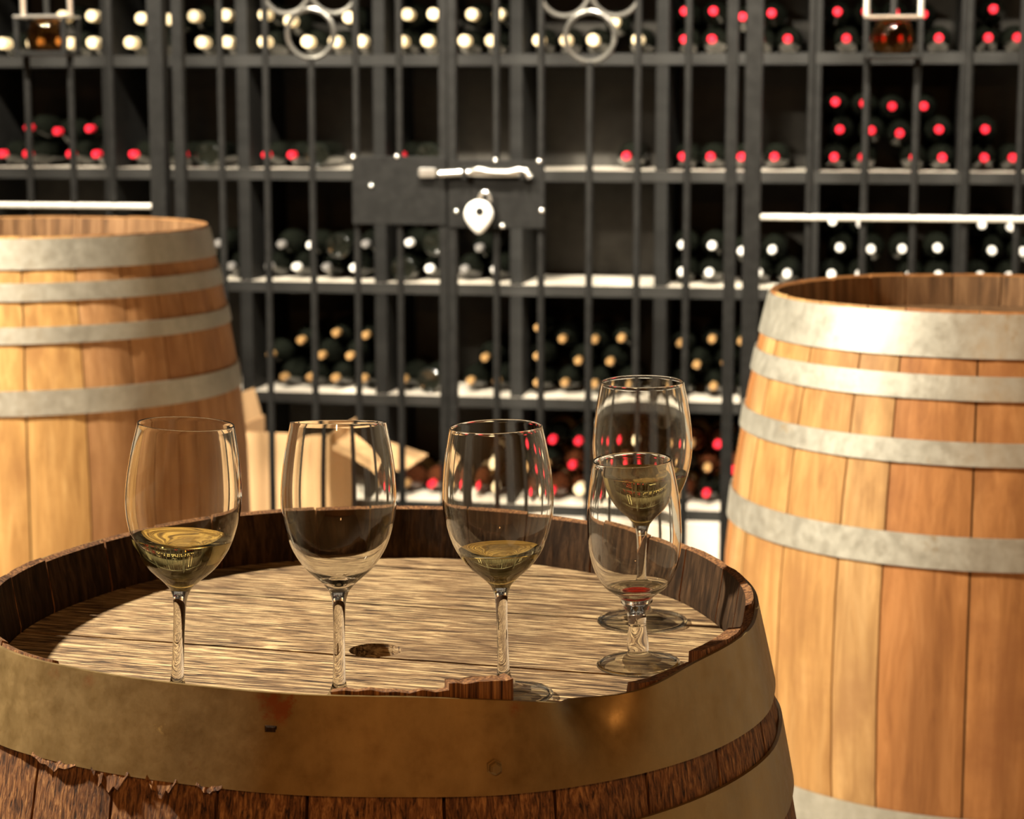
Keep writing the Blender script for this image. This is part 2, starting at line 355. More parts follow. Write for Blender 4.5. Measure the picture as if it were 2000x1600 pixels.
# (x, y, capsule, neck outward) of the loose bottles, and those lying base outward
LOOSE = {2: [(400,305,'k',0), (602,305,'k',0), (830,305,'k',0)], 4: [(830,740,'k',0)],
         3: [(400,535,'k',1), (455,535,'k',1), (425,470,'k',1), (520,535,'k',1), (577,535,'w',1), (634,535,'k',1), (690,535,'w',1), (548,480,'k',1), (606,480,'w',1), (662,480,'k',0), (715,480,'k',1),
             (770,535,'k',0), (826,535,'w',1), (905,535,'k',1), (965,535,'w',1), (798,480,'w',1), (850,480,'k',0), (935,480,'k',1)]}
rowsd = {}
items = [(sh, px, py, cap, 1) for sh, lst in CAPS.items() for cap, pts in lst for px, py in pts] + [(sh, *q) for sh, l in LOOSE.items() for q in l]
for sh, px, py, cap, out in items:
    u, z = at_pl(px, py, RACK0, 0.035)
    row = max(0, min(3, round((z - SHZ[sh] - BR) / 0.0633)))
    bay = max(i for i in range(len(DIV)) if DIV[i] < u)
    rowsd.setdefault((sh, bay, row), []).append([u, cap, out])
GAP = 0.0741; placed = {}
for (sh, bay, row), lst in sorted(rowsd.items()):
    lst.sort(); lo = DIV[bay] + 0.017 + BR + 0.0005; hi = DIV[bay+1] - 0.017 - BR - 0.0005
    while len(lst) > int((hi - lo) / GAP) + 1: lst.pop(len(lst) // 2)
    for it in range(300):                                    # push neighbours apart until none overlap
        for i in range(len(lst) - 1):
            d = GAP - (lst[i+1][0] - lst[i][0])
            if d > 0: lst[i][0] -= d / 2; lst[i+1][0] += d / 2
        for i in range(len(lst)): lst[i][0] = min(max(lst[i][0], lo + i * GAP), hi - (len(lst) - 1 - i) * GAP)
    below = placed.setdefault((sh, bay), [])
    new = []
    for k, (u, cap, out) in enumerate(lst):
        z = SHZ[sh] + BR + 0.0004                            # rests on the shelf or on the bottles under it
        for ub, zb in below:
            d = abs(u - ub)
            if d < 2 * BR + 0.0009: z = max(z, zb + sqrt((2 * BR + 0.0009)**2 - d * d))
        new.append((u, z)); br = sh == 5
        if br: cap = random.choice('rrrcg')
        bottle(u, z, cap, sh, row, out=bool(out), v=(0.035 + random.uniform(-0.03, 0.02) if br else 0.035 + random.uniform(-0.008, 0.008)) if out else 0.03, body='b' if br and random.random() < 0.6 else 'k', lab=br, bay=bay, idx=k, nrow=len(lst))
    below += new

# ------------------------------------------------------------------ iron gate and side grilles
BARR = 0.0085
def bar(parent, u, z0, z1, r=BARR):
    b = MB(); b.lathe([(0, z0), (r, z0), (r, z1), (0, z1)], 10, Matrix.Translation((u, 0, 0))); return b.build('bar', M_IRON, parent, smooth=True)
def flat(name, parent, lo, hi, mat=None, bev=0.0015): 
    b = MB(); b.box(lo, hi); return b.build(name, mat or M_IRON, parent, bevel=bev)
def ring(parent, u, z, R, r=0.0065):
    b = MB(); b.tube([(u + R*cos(2*pi*k/32), 0, z + R*sin(2*pi*k/32)) for k in range(32)], r, 8, True); return b.build('ring', M_RING, parent, smooth=True)
def rivet(parent, u, z, v=-0.016, r=0.006):
    b = MB(); b.lathe([(0, r*0.8), (r*0.6, r*0.62), (r*0.95, r*0.2), (r, 0), (0, -0.002)], 10, Matrix.Translation((u, v, z)) @ Matrix.Rotation(pi/2, 4, 'X')); return b.build('rivet', M_STEEL, parent, smooth=True)
ZT = 2.15
def leaf(label, stile0, stile1, bars, short, rings, plate):
    g = empty('gate_leaf', M=GM.copy()); tag(g, label, 'gate')
    for s, wd in ((stile0, 0.026), (stile1, 0.020)): flat('stile', g, (s - wd/2, -0.012, 0.05), (s + wd/2, 0.012, ZT))
    a, b = min(stile0, stile1), max(stile0, stile1)
    for z in (0.07, ZT - 0.03): flat('rail', g, (a + 0.010, -0.010, z), (b - 0.010, 0.010, z + 0.035))
    for u in bars: bar(g, u, 0.105, ZT - 0.03)
    for u, z in short: bar(g, u, 0.105, z)
    for u, z, R in rings: ring(g, u, z, R)
    pl = flat('lock_plate', g, (plate[0], -0.0165, plate[2]), (plate[1], -0.0125, plate[3]))
    return g, pl
gl, pl1 = leaf('black iron gate leaf whose lock plate has no padlock', -0.797, -0.160, [-0.695, -0.585, -0.368, -0.265], [(-0.475, 1.424)], [(-0.475, 1.480, 0.056), (-0.532, 1.582, 0.056), (-0.418, 1.582, 0.056)], (-0.376, -0.152, 1.040, 1.198))
gr, pl2 = leaf('black iron gate leaf carrying the bright padlock', 0.503, -0.139, [-0.036, 0.068, 0.290, 0.404], [(0.180, 1.413)], [(0.180, 1.469, 0.056), (0.122, 1.571, 0.056), (0.238, 1.571, 0.056)], (-0.146, 0.079, 1.034, 1.190))
for u, z in ((-0.372, 1.196), (-0.268, 1.197), (-0.330, 1.130)): rivet(pl1, u, z)
for u, z in ((-0.036, 1.190), (0.066, 1.188), (-0.128, 1.072), (-0.020, 1.040), (0.072, 1.075)): rivet(pl2, u, z)
# sliding bolt across the two plates
b = MB(); b.box((-0.215, -0.034, 1.150), (-0.172, -0.017, 1.172)); b.build('bolt_keeper', M_STEEL, gl, bevel=0.004, label='bright steel keeper of the sliding bolt')
b = MB(); b.tube([(-0.165, -0.030, 1.158), (-0.10, -0.030, 1.162), (-0.05, -0.030, 1.160), (0.0, -0.030, 1.160), (0.040, -0.030, 1.162), (0.048, -0.030, 1.150)], 0.0085, 10)
b.tube([(-0.09, -0.034, 1.164), (-0.07, -0.040, 1.170), (-0.04, -0.040, 1.164), (0.0, -0.040, 1.164), (0.022, -0.036, 1.170), (0.040, -0.034, 1.166)], 0.006, 8)
b.build('bolt', M_STEEL, gr, smooth=True, label='bright steel sliding bolt with a bent handle')
for u in (-0.105, 0.030):
    b = MB(); b.box((u - 0.006, -0.040, 1.146), (u + 0.006, -0.017, 1.174)); b.build('bolt_bracket', M_IRON, pl2, bevel=0.002)
# padlock
pk = empty('padlock', M=GM @ Matrix.Translation((-0.071, -0.036, 1.066)))
tag(pk, 'bright silver padlock with a rounded tapering body hanging on the gate', 'padlock')
b = MB(); prof = []
n = 40; rings_ = []
for k, (s, d) in enumerate(((0.0, 0.013), (0.55, 0.0125), (0.85, 0.010), (0.97, 0.006), (1.0, 0.0), (0.97, -0.006), (0.85, -0.010), (0.55, -0.0125), (0.0, -0.013))):
    for i in range(n):
        a = 2*pi*i/n; rr = 0.034 * (1.0 + 0.0*cos(a)); zz = sin(a)*0.034
        x = cos(a)*0.034
        if zz < 0: x *= (1 - 0.42*(-zz/0.034)**1.6); zz *= 1.32
        b.v.append((x*s, -d, zz*s))
for k in range(8):
    for i in range(n):
        i2 = (i+1) % n; b.f.append((k*n+i, k*n+i2, (k+1)*n+i2, (k+1)*n+i))
b.build('lock_body', M_LOCK, pk, smooth=True)
b = MB(); b.tube([(0.014 + 0.013*cos(a), 0, 0.030 + 0.022*sin(a)) for a in [pi*k/10 for k in range(11)]], 0.0045, 8); b.build('shackle', M_STEEL, pk, smooth=True)
b = MB(); b.lathe([(0.0, 0.0145), (0.0105, 0.0142), (0.011, 0.0115), (0.0, 0.011)], 14, Matrix.Translation((0.004, 0, 0.008)) @ Matrix.Rotation(pi/2, 4, 'X')); b.build('keyhole_cover', M_IRON, pk, smooth=True)
# fixed grilles
def panel(label, post, bars, u0, u1, zr, extra):
    g = empty('grille_panel', M=GM.copy()); tag(g, label, 'grille')
    flat('post', g, (post - 0.019, -0.02, 0.0), (post + 0.019, 0.02, ZT + 0.2))
    for z in (0.07, ZT - 0.03): flat('rail', g, (u0, -0.010, z), (u1, 0.010, z + 0.035))
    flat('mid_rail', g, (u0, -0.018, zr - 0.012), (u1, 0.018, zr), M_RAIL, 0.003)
    for u, z1 in bars: bar(g, u, 0.105, z1)
    return g
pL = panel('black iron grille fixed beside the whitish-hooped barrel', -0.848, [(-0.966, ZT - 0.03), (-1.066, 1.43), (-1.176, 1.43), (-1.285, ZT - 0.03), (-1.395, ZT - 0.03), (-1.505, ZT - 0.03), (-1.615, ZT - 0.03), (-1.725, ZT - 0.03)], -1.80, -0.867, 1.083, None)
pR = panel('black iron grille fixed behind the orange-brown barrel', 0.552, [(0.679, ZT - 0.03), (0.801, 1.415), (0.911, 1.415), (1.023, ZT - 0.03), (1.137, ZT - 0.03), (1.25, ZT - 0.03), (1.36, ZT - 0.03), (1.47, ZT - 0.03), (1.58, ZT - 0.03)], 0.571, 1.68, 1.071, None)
# candle lanterns set into the grilles
def lantern(u, z, wd, label):
    t = empty('lantern', M=GM @ Matrix.Translation((u, 0, z))); tag(t, label, 'lantern', 'iron lanterns set into the grilles')
    h = 0.078
    flat('base_tray', t, (-wd/2 - 0.006, -0.05, -0.010), (wd/2 + 0.006, 0.05, 0.0))
    for sx in (-1, 1):
        for sy in (-1, 1): flat('corner_post', t, (sx*wd/2 - 0.006, sy*0.042 - 0.006, 0), (sx*wd/2 + 0.006, sy*0.042 + 0.006, h), M_IRON)
    flat('top_plate', t, (-wd/2 - 0.006, -0.05, h), (wd/2 + 0.006, 0.05, h + 0.006), M_STEEL)
    b = MB(); b.lathe([(0.0, 0.001), (0.040, 0.001), (0.047, 0.02), (0.047, 0.05), (0.034, 0.070), (0.030, 0.076), (0.028, 0.076), (0.032, 0.068), (0.044, 0.05), (0.044, 0.02), (0.038, 0.004), (0, 0.004)], 28)
    b.build('glass_globe', M_LANTERN, t, smooth=True)
    for sx in (-1, 0, 1): 
        b = MB(); b.lathe([(0, h + 0.008), (0.007, h + 0.008), (0.007, 0.55), (0, 0.55)], 8, Matrix.Translation((sx*wd/2, 0, 0))); b.build('hanger_rod', M_STEEL if sx else M_IRON, t, smooth=True)
    return t
lantern(-1.121, 1.441, 0.118, 'iron lantern with amber glass globe above the whitish-hooped barrel')
lantern(0.856, 1.426, 0.118, 'iron lantern with amber glass globe above the orange-brown barrel')

# ------------------------------------------------------------------ cardboard box
bx = empty('cardboard_box', M=RM @ Matrix.Translation((-0.545, -0.28, 0)) @ Matrix.Rotation(radians(-2), 4, 'Z'))
tag(bx, 'open tan cardboard box with raised flaps on the floor behind the gate', 'box')
W2, D2, HB, T = 0.135, 0.15, 0.470, 0.005
def cpan(name, lo, hi): flat(name, bx, lo, hi, M_CARD, 0)
cpan('front_panel', (-W2, -D2, 0), (W2, -D2 + T, HB)); cpan('back_panel', (-W2, D2 - T, 0), (W2, D2, HB - 0.07))
cpan('side_panel', (-W2, -D2 + T, 0), (-W2 + T, D2 - T, HB)); cpan('side_panel', (W2 - T, -D2 + T, 0), (W2, D2 - T, HB)); cpan('bottom_panel', (-W2 + T, -D2 + T, 0.001), (W2 - T, D2 - T, T))
def flap(M, w_, l_):
    b = MB(); b.box((-w_/2, 0, -T/2), (w_/2, l_, T/2), M); b.build('flap', M_CARD, bx)
flap(Matrix.Translation((W2, 0, HB - 0.035)) @ Matrix.Rotation(-pi/2, 4, 'Z') @ Matrix.Rotation(radians(-16), 4, 'X'), 0.26, 0.21)
flap(Matrix.Translation((-W2, 0, HB)) @ Matrix.Rotation(pi/2, 4, 'Z') @ Matrix.Rotation(radians(75), 4, 'X'), 0.26, 0.08)

# ------------------------------------------------------------------ barrels
def smooth_ring(data, sigma):
    out = []
    for a in range(360):
        s = wsum = 0
        for th, k in data:
            d = (a - th + 180) % 360 - 180; g = exp(-(d/sigma)**2 / 2); s += g*k; wsum += g
        out.append(s / wsum)
    return out
KRIM = smooth_ring([(175,.982),(154,.985),(137,1.012),(123,1.027),(110,1.034),(86,1.027),(71,1.034),(57,1.008),(32,.958),(14,.94),(-2,.947),(-12,.960),(-28,.988),(-38,1.008),(-48,1.02),(-58,1.02),(-69,1.015),(-86,.975),(-95,.955),(-113,.942),(-126,.965),(-143,1.0),(-160,.99)], 8)
def kf(th):
    d = degrees(th) % 360; i = int(d); f = d - i; return KRIM[i] * (1-f) + KRIM[(i+1) % 360] * f

class Barrel:
    def __init__(s, x, y, H, Rh, dR, deform=False):
        s.x, s.y, s.H, s.Rh, s.dR, s.deform = x, y, H, Rh, dR, deform
    def r(s, th, z):
        t = (z - s.H/2) / (s.H/2); r = s.Rh + s.dR * (1 - t*t)
        if s.deform:
            wgt = 1.0 if z > s.H - 0.01 else max(0.12, 1 - (s.H - 0.01 - z) / 0.15 * 0.30)
            r *= 1 + wgt * (kf(th) - 1)
            s_ = max(0.0, (z - 0.877) / 0.062); d = (degrees(th) - 300.5 + 180) % 360 - 180
            r += -0.029 * exp(-(d/2.6)**2/2) * s_**1.4 + 0.006 * exp(-((d-7.5)/4)**2/2) * s_**2
        return r
def stave(B, a0, a1, th, zs, top, parent, mat, color=None, slope=0.002, tip=0.006, chime=0.05, inmat=None):
    b = MB(); g = 0.0022 / B.Rh; a0 += g/2; a1 -= g/2; na = 4; zz = [z for z in zs if z < top - 0.004] + [top]
    cols = []
    for z in zz:
        row = []
        for k in range(na + 1):
            a = a0 + (a1 - a0) * k / na; e = 0.0016 if k in (0, na) else 0.0
            r = B.r(a, z) - e; zt = z
            row.append((r*cos(a), r*sin(a), zt))
        for k in range(na, -1, -1):
            f = min(1.0, max(0.0, (B.H - z) / chime)); a = a0 + (a1 - a0) * k / na; r = B.r(a, z) - (tip + (th - tip) * f)
            row.append((r*cos(a), r*sin(a), z - (slope if z == zz[-1] else 0)))
        cols.append(row)
    m = len(cols[0]); vs = [p for row in cols for p in row]; fs = []
    for j in range(len(zz) - 1):
        for k in range(m):
            k2 = (k+1) % m; fs.append((j*m+k, j*m+k2, (j+1)*m+k2, (j+1)*m+k))
    fs.append(tuple(reversed(range(m)))); L = (len(zz)-1)*m
    for k in range(na): fs.append((L+k, L+k+1, L+m-2-k, L+m-1-k))
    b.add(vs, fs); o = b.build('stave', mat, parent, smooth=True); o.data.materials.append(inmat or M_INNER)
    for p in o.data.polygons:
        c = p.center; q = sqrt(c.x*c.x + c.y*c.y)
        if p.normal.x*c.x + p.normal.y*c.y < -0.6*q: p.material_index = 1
    if color: o.color = (*color, 1)
    return o
def hoop(B, z0, z1, parent, mat, th=0.0028, nseg=120, nz=4, dent=None, tilt=None):
    b = MB(); m = 0; vs = []; fs = []; prof = []
    for j in range(nz + 1): prof.append((z0 + (z1 - z0) * j / nz, th, j / nz))
    for j in range(nz, -1, -1): prof.append((z0 + (z1 - z0) * j / nz, 0.0004, j / nz))
    m = len(prof)
    for k in range(nseg):
        a = 2*pi*k/nseg
        for z, d, s in prof:
            dr = dz = 0.0
            if tilt: dz += tilt(a) 
            if dent: 
                x, y_ = dent(a, s); dr += x; dz += y_
            r = B.r(a, min(z + (dz if tilt else 0), B.H)) + d + dr; vs.append((r*cos(a), r*sin(a), z + dz))
    for k in range(nseg):
        k2 = (k+1) % nseg
        for i in range(m):
            i2 = (i+1) % m; fs.append((k*m+i, k2*m+i, k2*m+i2, k*m+i2))
    b.add(vs, fs); return b.build('hoop', mat, parent, smooth=True)
def head_boards(B, z, thick, parent, mat, ang, seams, inset, hole=None, nb=28):
    """boards of the barrel head, cut to the inner outline of the staves"""
    ux, uy = cos(ang), sin(ang); nx, ny = -uy, ux
    def inner(th): return B.r(th, z) - inset
    pts = [(inner(2*pi*k/240)*cos(2*pi*k/240), inner(2*pi*k/240)*sin(2*pi*k/240)) for k in range(240)]
    pn = [(x*ux + y*uy, x*nx + y*ny) for x, y in pts]
    for s0, s1 in zip(seams[:-1], seams[1:]):
        g = 0.0019 if hole else 0.001; lo, hi = s0 + g, s1 - g; left = []; right = []
        for k in range(nb + 1):
            q = lo + (hi - lo) * k / nb; xs = []
            for i in range(240):
                (xa, ya), (xb, yb) = pn[i], pn[(i+1) % 240]
                if (ya - q) * (yb - q) <= 0 and ya != yb: xs.append(xa + (xb - xa) * (q - ya) / (yb - ya))
            if len(xs) >= 2: left.append((min(xs), q)); right.append((max(xs), q))
        if len(left) < 2: continue
        poly = left + right[::-1]
        bm = bmesh.new(); vs = [bm.verts.new((x*ux + y*nx, x*uy + y*ny, z)) for x, y in poly]
        bm.faces.new(vs)
        r = bmesh.ops.extrude_face_region(bm, geom=bm.faces[:]); 
        for e in r['geom']:
            if isinstance(e, bmesh.types.BMVert): e.co.z -= thick
        bmesh.ops.recalc_face_normals(bm, faces=bm.faces[:])
        me = bpy.data.meshes.new('head_board'); bm.to_mesh(me); bm.free(); me.materials.append(mat)
        o = bpy.data.objects.new('head_board', me); COL.objects.link(o); o.parent = parent; o.cycles.is_caustics_receiver = True
        if hole:
            hx, hy, hr = hole; q = hx*nx + hy*ny
            if lo < q < hi:
                c = MB(); c.lathe([(0, -0.1), (hr, -0.1), (hr, 0.1), (0, 0.1)], 28, Matrix.Translation((hx, hy, z)))
                cme = c.mesh('cutter', None); cobj = bpy.data.objects.new('cutter', cme); COL.objects.link(cobj)
                cobj.matrix_world = Matrix.Translation((B.x, B.y, 0))
                o.matrix_parent_inverse = Matrix.Identity(4); bpy.context.view_layer.update()
                md = o.modifiers.new('bung', 'BOOLEAN'); md.object = cobj; md.operation = 'DIFFERENCE'; md.solver = 'EXACT'
                bpy.context.view_layer.update()
                ev = o.evaluated_get(bpy.context.evaluated_depsgraph_get()); nm = bpy.data.meshes.new_from_object(ev)
                o.modifiers.remove(md); o.data = nm; nm.name = 'head_board'
                bpy.data.objects.remove(cobj)

# --- front barrel
FB = Barrel(-0.1052, 1.5629, 0.94, 0.3063, 0.053, True)
fb = empty('wine_barrel', (FB.x, FB.y, 0)); tag(fb, 'dark weathered oak barrel with dented brown hoop, glasses standing on its head', 'barrel')
ZS = [0, 0.12, 0.24, 0.36, 0.47, 0.58, 0.68, 0.76, 0.82, 0.86, 0.90, 0.92]
ns = 27; ang = [2*pi*k/ns + random.uniform(-0.035, 0.035) for k in range(ns)]
for k in range(ns):
    a0 = ang[k]; a1 = ang[(k+1) % ns] + (2*pi if k == ns-1 else 0); mid = degrees((a0+a1)/2) % 360
    top = 0.9415 + random.uniform(-0.0015, 0.0015)
    if 225 < mid < 285: top = 0.936 + random.uniform(-0.002, 0.0015)
    elif 285 <= mid < 310: top = 0.888
    elif 310 <= mid < 318: top = 0.934
    elif 318 <= mid < 352: top = 0.941 + random.uniform(-0.002, 0.001)
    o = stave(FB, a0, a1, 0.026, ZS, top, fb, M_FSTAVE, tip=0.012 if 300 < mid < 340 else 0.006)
def dent(a, s):
    d = (degrees(a) - 300.5 + 180) % 360 - 180
    g = exp(-(d/3.2)**2/2); gw = exp(-(d/9.0)**2/2)
    return (0.0, -0.009*gw*s**2 - 0.008*g*s**3)
h1 = hoop(FB, 0.877, 0.939, fb, M_HOOPF, 0.003, 240, 8, dent)
h2 = hoop(FB, 0.800, 0.851, fb, M_HOOPF, 0.003, 160, 4, tilt=lambda a: -0.021 * (1 - cos(a + radians(27))))
for z0, z1 in ((0.63, 0.67), (0.26, 0.30), (0.09, 0.14), (0.003, 0.065)): hoop(FB, z0, z1, fb, M_HOOPF, 0.003, 96, 2)
def hoop_stud(px, py, parent, r, hexa=True, mat=None, flatten=1.0):
    """bolt head on the front hoop"""
    d = ray(px, py); best = None
    for i in range(4000):
        p = CAM + d * (1.0 + i * 0.0002); q = Vector((p.x - FB.x, p.y - FB.y)); a = atan2(q.y, q.x)
        if q.length < FB.r(a, p.z) + 0.003: best = (a, p.z, q.length); break
    a, z, rr = best
    M = Matrix.Translation((rr*cos(a), rr*sin(a), z)) @ Matrix.Rotation(a, 4, 'Z') @ Matrix.Rotation(pi/2, 4, 'Y') @ Matrix.Diagonal((0.8 if not hexa else 1, 1.5 if not hexa else 1, flatten, 1)) @ Matrix.Rotation(0 if hexa else pi/4, 4, 'Z')
    b = MB(); b.lathe([(0, -0.002), (r*1.25, -0.002), (r*1.25, 0.0012), (r*1.02, 0.0014), (r, 0.0045), (r*0.7, 0.0056), (0, 0.0056)], 6 if hexa else 4, M)
    return b.build('rivet', mat or M_HOOPF, parent)
hoop_stud(965, 1498, h1, 0.0042); hoop_stud(529, 1424, h1, 0.0030, False, M_INNER, 0.25)
head_boards(FB, 0.896, 0.02, fb, M_HEAD, -HEADROT, [-0.40, -0.19, -0.047, 0.113, 0.250, 0.40], 0.0235, (-0.1072 - FB.x + 0.002, 1.530 - FB.y + 0.005, 0.0205))
# broken wood pieces at the dented rim and splinters under the hoop
def chunk(px0, px1, py, z0, z1, th):
    p0 = at_z(px0, py, z1); p1 = at_z(px1, py, z1); n_ = 9; vs = []; fs = []
    for k in range(n_ + 1):
        f = k / n_; a = atan2(p0.y + (p1.y-p0.y)*f - FB.y, p0.x + (p1.x-p0.x)*f - FB.x)
        zt = z1 + random.uniform(-0.0015, 0.0010)
        r1 = FB.r(a, 0.937) - 0.0008; r0 = r1 - th + random.uniform(-0.002, 0.002)
        vs += [(r1*cos(a), r1*sin(a), z0), (r1*cos(a), r1*sin(a), zt), (r0*cos(a), r0*sin(a), zt - 0.001), (r0*cos(a), r0*sin(a), z0)]
    for k in range(n_):
        for i in range(4):
            i2 = (i+1) % 4; fs.append((k*4+i, (k+1)*4+i, (k+1)*4+i2, k*4+i2))
    fs += [(3,2,1,0), (n_*4, n_*4+1, n_*4+2, n_*4+3)]
    b = MB(); b.add(vs, fs); return b.build('broken_chime', M_FSTAVE, fb)
chunk(890, 1034, 1352, 0.920, 0.9475, 0.016)
chunk(640, 885, 1362, 0.920, 0.9415, 0.010)
def splinter(adeg, wd, ln):
    a = radians(adeg); z1 = 0.8775; r = FB.r(a, z1); M = Matrix.Rotation(a, 4, 'Z'); n_ = 9; vs = []; fs = []
    for k in range(n_ + 1):                       # a torn strip of wood hanging out under the hoop
        yy = wd * (k / n_ - 0.5); e = 1 - abs(2 * k / n_ - 1) ** 1.5; dz = -ln * e * random.uniform(0.45, 1.0)
        th = 0.003 * random.uniform(0.6, 1.1); aa = a + yy / r; R1 = FB.r(aa, z1) + 0.0012; R2 = R1 + 0.15 * (-dz)
        for rr, zz in ((R1 - 0.002, z1 + 0.004), (R1, z1 + 0.004), (R2 + th, z1 + dz), (R2 - 0.001, z1 + dz + 0.001)): vs.append((rr*cos(aa), rr*sin(aa), zz))
    for k in range(n_):
        for i in range(4):
            i2 = (i+1) % 4; fs.append((k*4+i, (k+1)*4+i, (k+1)*4+i2, k*4+i2))
    fs += [(3,2,1,0), (n_*4, n_*4+1, n_*4+2, n_*4+3)]
    b = MB(); b.add(vs, fs); b.build('splinter', M_FSTAVE, fb)
for adeg, wd, ln in ((-130, 0.040, 0.008), (-121, 0.030, 0.020), (-113.5, 0.022, 0.013), (-107, 0.018, 0.006)): splinter(adeg, wd, ln)

# --- the two side barrels
def side_barrel(label, x, y, H, Rh, dR, hoops, ns, colfun, seed, headz):
    random.seed(seed); B = Barrel(x, y, H, Rh, dR)
    t = empty('wine_barrel', (x, y, 0)); tag(t, label, 'barrel')
    zs = [H * f for f in (0, .12, .25, .38, .5, .62, .75, .86, .94)]
    a = random.uniform(0, 1); ws = [random.uniform(0.75, 1.35) for _ in range(ns)]; tot = sum(ws)
    for k in range(ns):
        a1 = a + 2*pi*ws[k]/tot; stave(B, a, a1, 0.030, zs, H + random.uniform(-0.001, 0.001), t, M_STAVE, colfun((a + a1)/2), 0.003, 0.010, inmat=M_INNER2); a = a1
    for z0, z1 in hoops: hoop(B, z0, z1, t, M_HOOPG, 0.003, 120, 2)
    head_boards(B, H - headz, 0.02, t, M_INNER2, 0.3, [-0.5, -0.26, -0.13, 0.0, 0.13, 0.26, 0.5], 0.027)
    return t
def az(a): return (degrees(a) + 180) % 360 - 180
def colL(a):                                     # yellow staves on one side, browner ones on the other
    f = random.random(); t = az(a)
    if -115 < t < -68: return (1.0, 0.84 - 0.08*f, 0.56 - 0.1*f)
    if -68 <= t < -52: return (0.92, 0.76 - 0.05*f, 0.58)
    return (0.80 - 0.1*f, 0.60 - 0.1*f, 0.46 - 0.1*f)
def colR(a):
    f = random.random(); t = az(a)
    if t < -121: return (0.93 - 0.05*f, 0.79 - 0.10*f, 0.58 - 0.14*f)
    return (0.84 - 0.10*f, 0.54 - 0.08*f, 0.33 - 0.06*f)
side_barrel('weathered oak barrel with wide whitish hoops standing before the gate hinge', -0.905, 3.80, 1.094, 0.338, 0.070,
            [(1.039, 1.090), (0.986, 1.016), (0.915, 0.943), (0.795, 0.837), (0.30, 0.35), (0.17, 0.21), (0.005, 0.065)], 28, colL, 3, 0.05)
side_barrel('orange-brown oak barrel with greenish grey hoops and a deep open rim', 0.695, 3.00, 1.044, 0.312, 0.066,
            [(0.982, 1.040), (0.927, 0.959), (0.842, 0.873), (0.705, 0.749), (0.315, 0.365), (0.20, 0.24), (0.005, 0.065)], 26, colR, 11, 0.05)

# ------------------------------------------------------------------ wine glasses
def catmull(pts, sub=6):
    out = []
    for i in range(len(pts) - 1):
        p0 = pts[max(0, i-1)]; p1 = pts[i]; p2 = pts[i+1]; p3 = pts[min(len(pts)-1, i+2)]
        for k in range(sub):
            t = k / sub; t2 = t*t; t3 = t2*t
            out.append(tuple(0.5*((2*b) + (-a+c)*t + (2*a-5*b+4*c-d)*t2 + (-a+3*b-3*c+d)*t3) for a, b, c, d in zip(p0, p1, p2, p3)))
    out.append(pts[-1]); return out
def lathe_part(name, prof, parent, mat, n=80):
    """one band of the glass surface, with the normals of the whole profile so the bands join without a seam"""
    vs = []; nor = []; m = len(prof); fs = []
    for r, z, nr, nz in prof:
        for k in range(n):
            a = 2*pi*k/n; vs.append((r*cos(a), r*sin(a), z)); nor.append((nr*cos(a), nr*sin(a), nz))
    for j in range(m - 1):
        for k in range(n):
            k2 = (k+1) % n; fs.append((j*n+k, j*n+k2, (j+1)*n+k2, (j+1)*n+k))
    me = bpy.data.meshes.new(name); me.from_pydata(vs, [], fs); me.materials.append(mat)
    for p in me.polygons: p.use_smooth = True
    me.normals_split_custom_set_from_vertices(nor)
    o = bpy.data.objects.new(name, me); COL.objects.link(o); o.parent = parent; o.cycles.is_caustics_caster = name != 'foot'; return o
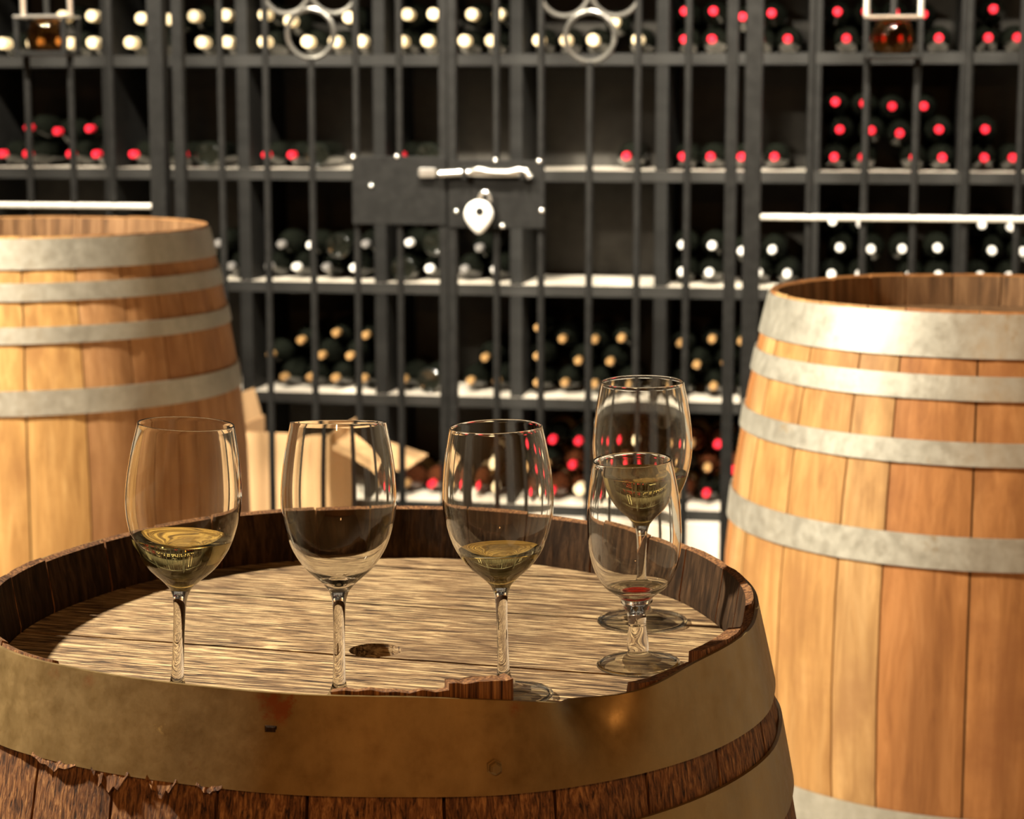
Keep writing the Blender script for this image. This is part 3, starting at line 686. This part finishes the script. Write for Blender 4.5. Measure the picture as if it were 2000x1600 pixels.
def glass(px, py, lean, bowl, hs, foot_r, stem_r, label, wall=0.0009, scale=1.0, nudge=(0,0)):
    """bowl: outer (r, z) from the stem joint up to the rim, z from the joint"""
    P = at_z(px, py, 0.896); P.x += nudge[0]; P.y += nudge[1]
    tilt = Matrix.Rotation(lean[0], 4, 'Y') @ Matrix.Rotation(lean[1], 4, 'X')
    lift = 0.0004 + foot_r * scale * max(abs(lean[0]), abs(lean[1]))
    M = Matrix.Translation((P.x, P.y, 0.896 + lift)) @ tilt @ Matrix.Scale(scale, 4)
    t = empty('wine_glass', M=M); tag(t, label, 'wine glass', None)
    zj = hs                                                    # height of the stem joint
    foot = [(0.0002, 0.0), (foot_r*0.6, 0.0), (foot_r - 0.0006, 0.0003), (foot_r, 0.0011), (foot_r - 0.0008, 0.0019), (foot_r*0.72, 0.0032), (foot_r*0.42, 0.0052), (foot_r*0.24, 0.0090)]
    stem = [(foot_r*0.24, 0.0090), (stem_r*1.18, 0.0165), (stem_r, 0.030), (stem_r*0.94, zj*0.62), (stem_r*1.12, zj - 0.010), (stem_r*1.75, zj - 0.0015)]
    outer = [(stem_r*1.75, zj - 0.0015)] + [(r, zj + z) for r, z in bowl]
    zr = outer[-1]
    inner = []
    oc = catmull([(stem_r*1.75, zj - 0.0015)] + [(r, zj + z) for r, z in bowl], 5)
    for i, (r, z) in enumerate(oc):
        a = oc[max(0, i-1)]; b = oc[min(len(oc)-1, i+1)]; tx, tz = b[0]-a[0], b[1]-a[1]; L = sqrt(tx*tx+tz*tz) or 1
        th = wall + 0.0045 * exp(-((z - zj) / 0.006)**2); q = (r - tz/L*th, z + tx/L*th)
        if q[1] > zj + 0.0035 and q[0] > 0.001: inner.append(q)
    base_z = inner[0][1]
    inner = [(0.0002, base_z - 0.0012), (inner[0][0]*0.5, base_z - 0.0009)] + inner
    lip = [(zr[0] - wall*0.15, zr[1] + wall*0.45), (zr[0] - wall*0.85, zr[1] + wall*0.45)]
    full = catmull(foot, 4)[:-1] ; nf = len(full)
    full += catmull(stem, 6)[:-1]; nst = len(full)
    full += oc + lip + inner[::-1]
    pr = []
    for i, (r, z) in enumerate(full):
        a = full[max(0, i-1)]; b = full[min(len(full)-1, i+1)]; tx, tz = b[0]-a[0], b[1]-a[1]; L = sqrt(tx*tx+tz*tz) or 1
        pr.append((r, z, tz/L, -tx/L))
    fo = lathe_part('foot', pr[:nf+1], t, M_FOOT); fo.data.materials.append(M_GLASS)
    for p in fo.data.polygons:                              # the rolled edge and the cone under the stem are thick glass
        q = sqrt(p.center.x**2 + p.center.y**2)
        if q > foot_r * 0.93 or (q < foot_r * 0.55 and p.center.z > 0.002): p.material_index = 1
    fo = None; lathe_part('stem', pr[nf:nst+1], t, M_GLASS); lathe_part('bowl', pr[nst:], t, M_GLASS)
    return t, M, inner, zj
def wine(M, inner, level, name, mat, label):
    """liquid that fills the inner bowl up to the level, reaching a little into the wall"""
    e = 0.00035; prof = [(0.0002, inner[0][1] - e)]
    for r, z in inner[1:]:
        if z < level: prof.append((r + e, z - e*0.3))
    r_top = None
    for (r0, z0), (r1, z1) in zip(inner[:-1], inner[1:]):
        if z0 <= level <= z1: r_top = r0 + (r1-r0)*(level-z0)/max(1e-9, z1-z0)
    prof += [(r_top + e, level), (r_top - 0.0012, level - 0.0004), (r_top*0.6, level - 0.0005), (0.0002, level - 0.0005)]
    b = MB(); b.lathe(prof, 80); o = b.build(name, mat, None, smooth=True); o.matrix_world = M
    tag(o, label, 'wine'); return o
TULIP = [(0.0125, 0.004), (0.0235, 0.014), (0.0325, 0.028), (0.0380, 0.045), (0.0398, 0.060), (0.0392, 0.076), (0.0368, 0.094), (0.0330, 0.114)]
PORT = [(0.0130, 0.003), (0.0235, 0.011), (0.0308, 0.024), (0.0345, 0.042), (0.0348, 0.058), (0.0337, 0.078), (0.0290, 0.106)]
g1, Ma, ia, za = glass(345, 1379, (0.055, -0.01), TULIP, 0.083, 0.0350, 0.0042, 'wine glass half way up with white wine beside the brown oak edge, leaning', scale=1.0)
g2, Mb, ib, zb = glass(663, 1394, (0.0, -0.11), TULIP, 0.083, 0.0350, 0.0042, 'empty clear tulip wine glass next to the bung hole', scale=1.0)
g3, Mc, ic, zc = glass(985, 1362, (-0.03, 0.0), TULIP, 0.083, 0.0350, 0.0042, 'wine glass with a little white wine behind the broken wood of the rim', scale=0.98)
g4, Md, id_, zd = glass(1263, 1213, (-0.01, 0.02), TULIP, 0.083, 0.0360, 0.0042, 'wine glass with white wine standing behind the short port glass', scale=1.0, nudge=(-0.004, -0.006))
g5, Me, ie, ze = glass(1247, 1302, (-0.04, 0.03), PORT, 0.050, 0.0310, 0.0068, 'short thick-stemmed port glass with a red drop at its bottom', wall=0.0011, scale=1.0)
wine(Ma, ia, za + 0.035, 'white_wine', M_WINE, 'pale gold white wine in the leaning glass beside the empty one')
wine(Mc, ic, zc + 0.025, 'white_wine', M_WINE, 'small pool of white wine in the glass behind the broken rim wood')
wine(Md, id_, zd + 0.040, 'white_wine', M_WINE, 'white wine in the glass behind the short port glass')
wine(Me, ie, ze + 0.0065, 'red_wine', M_REDW, 'last sip of red wine in the short port glass')
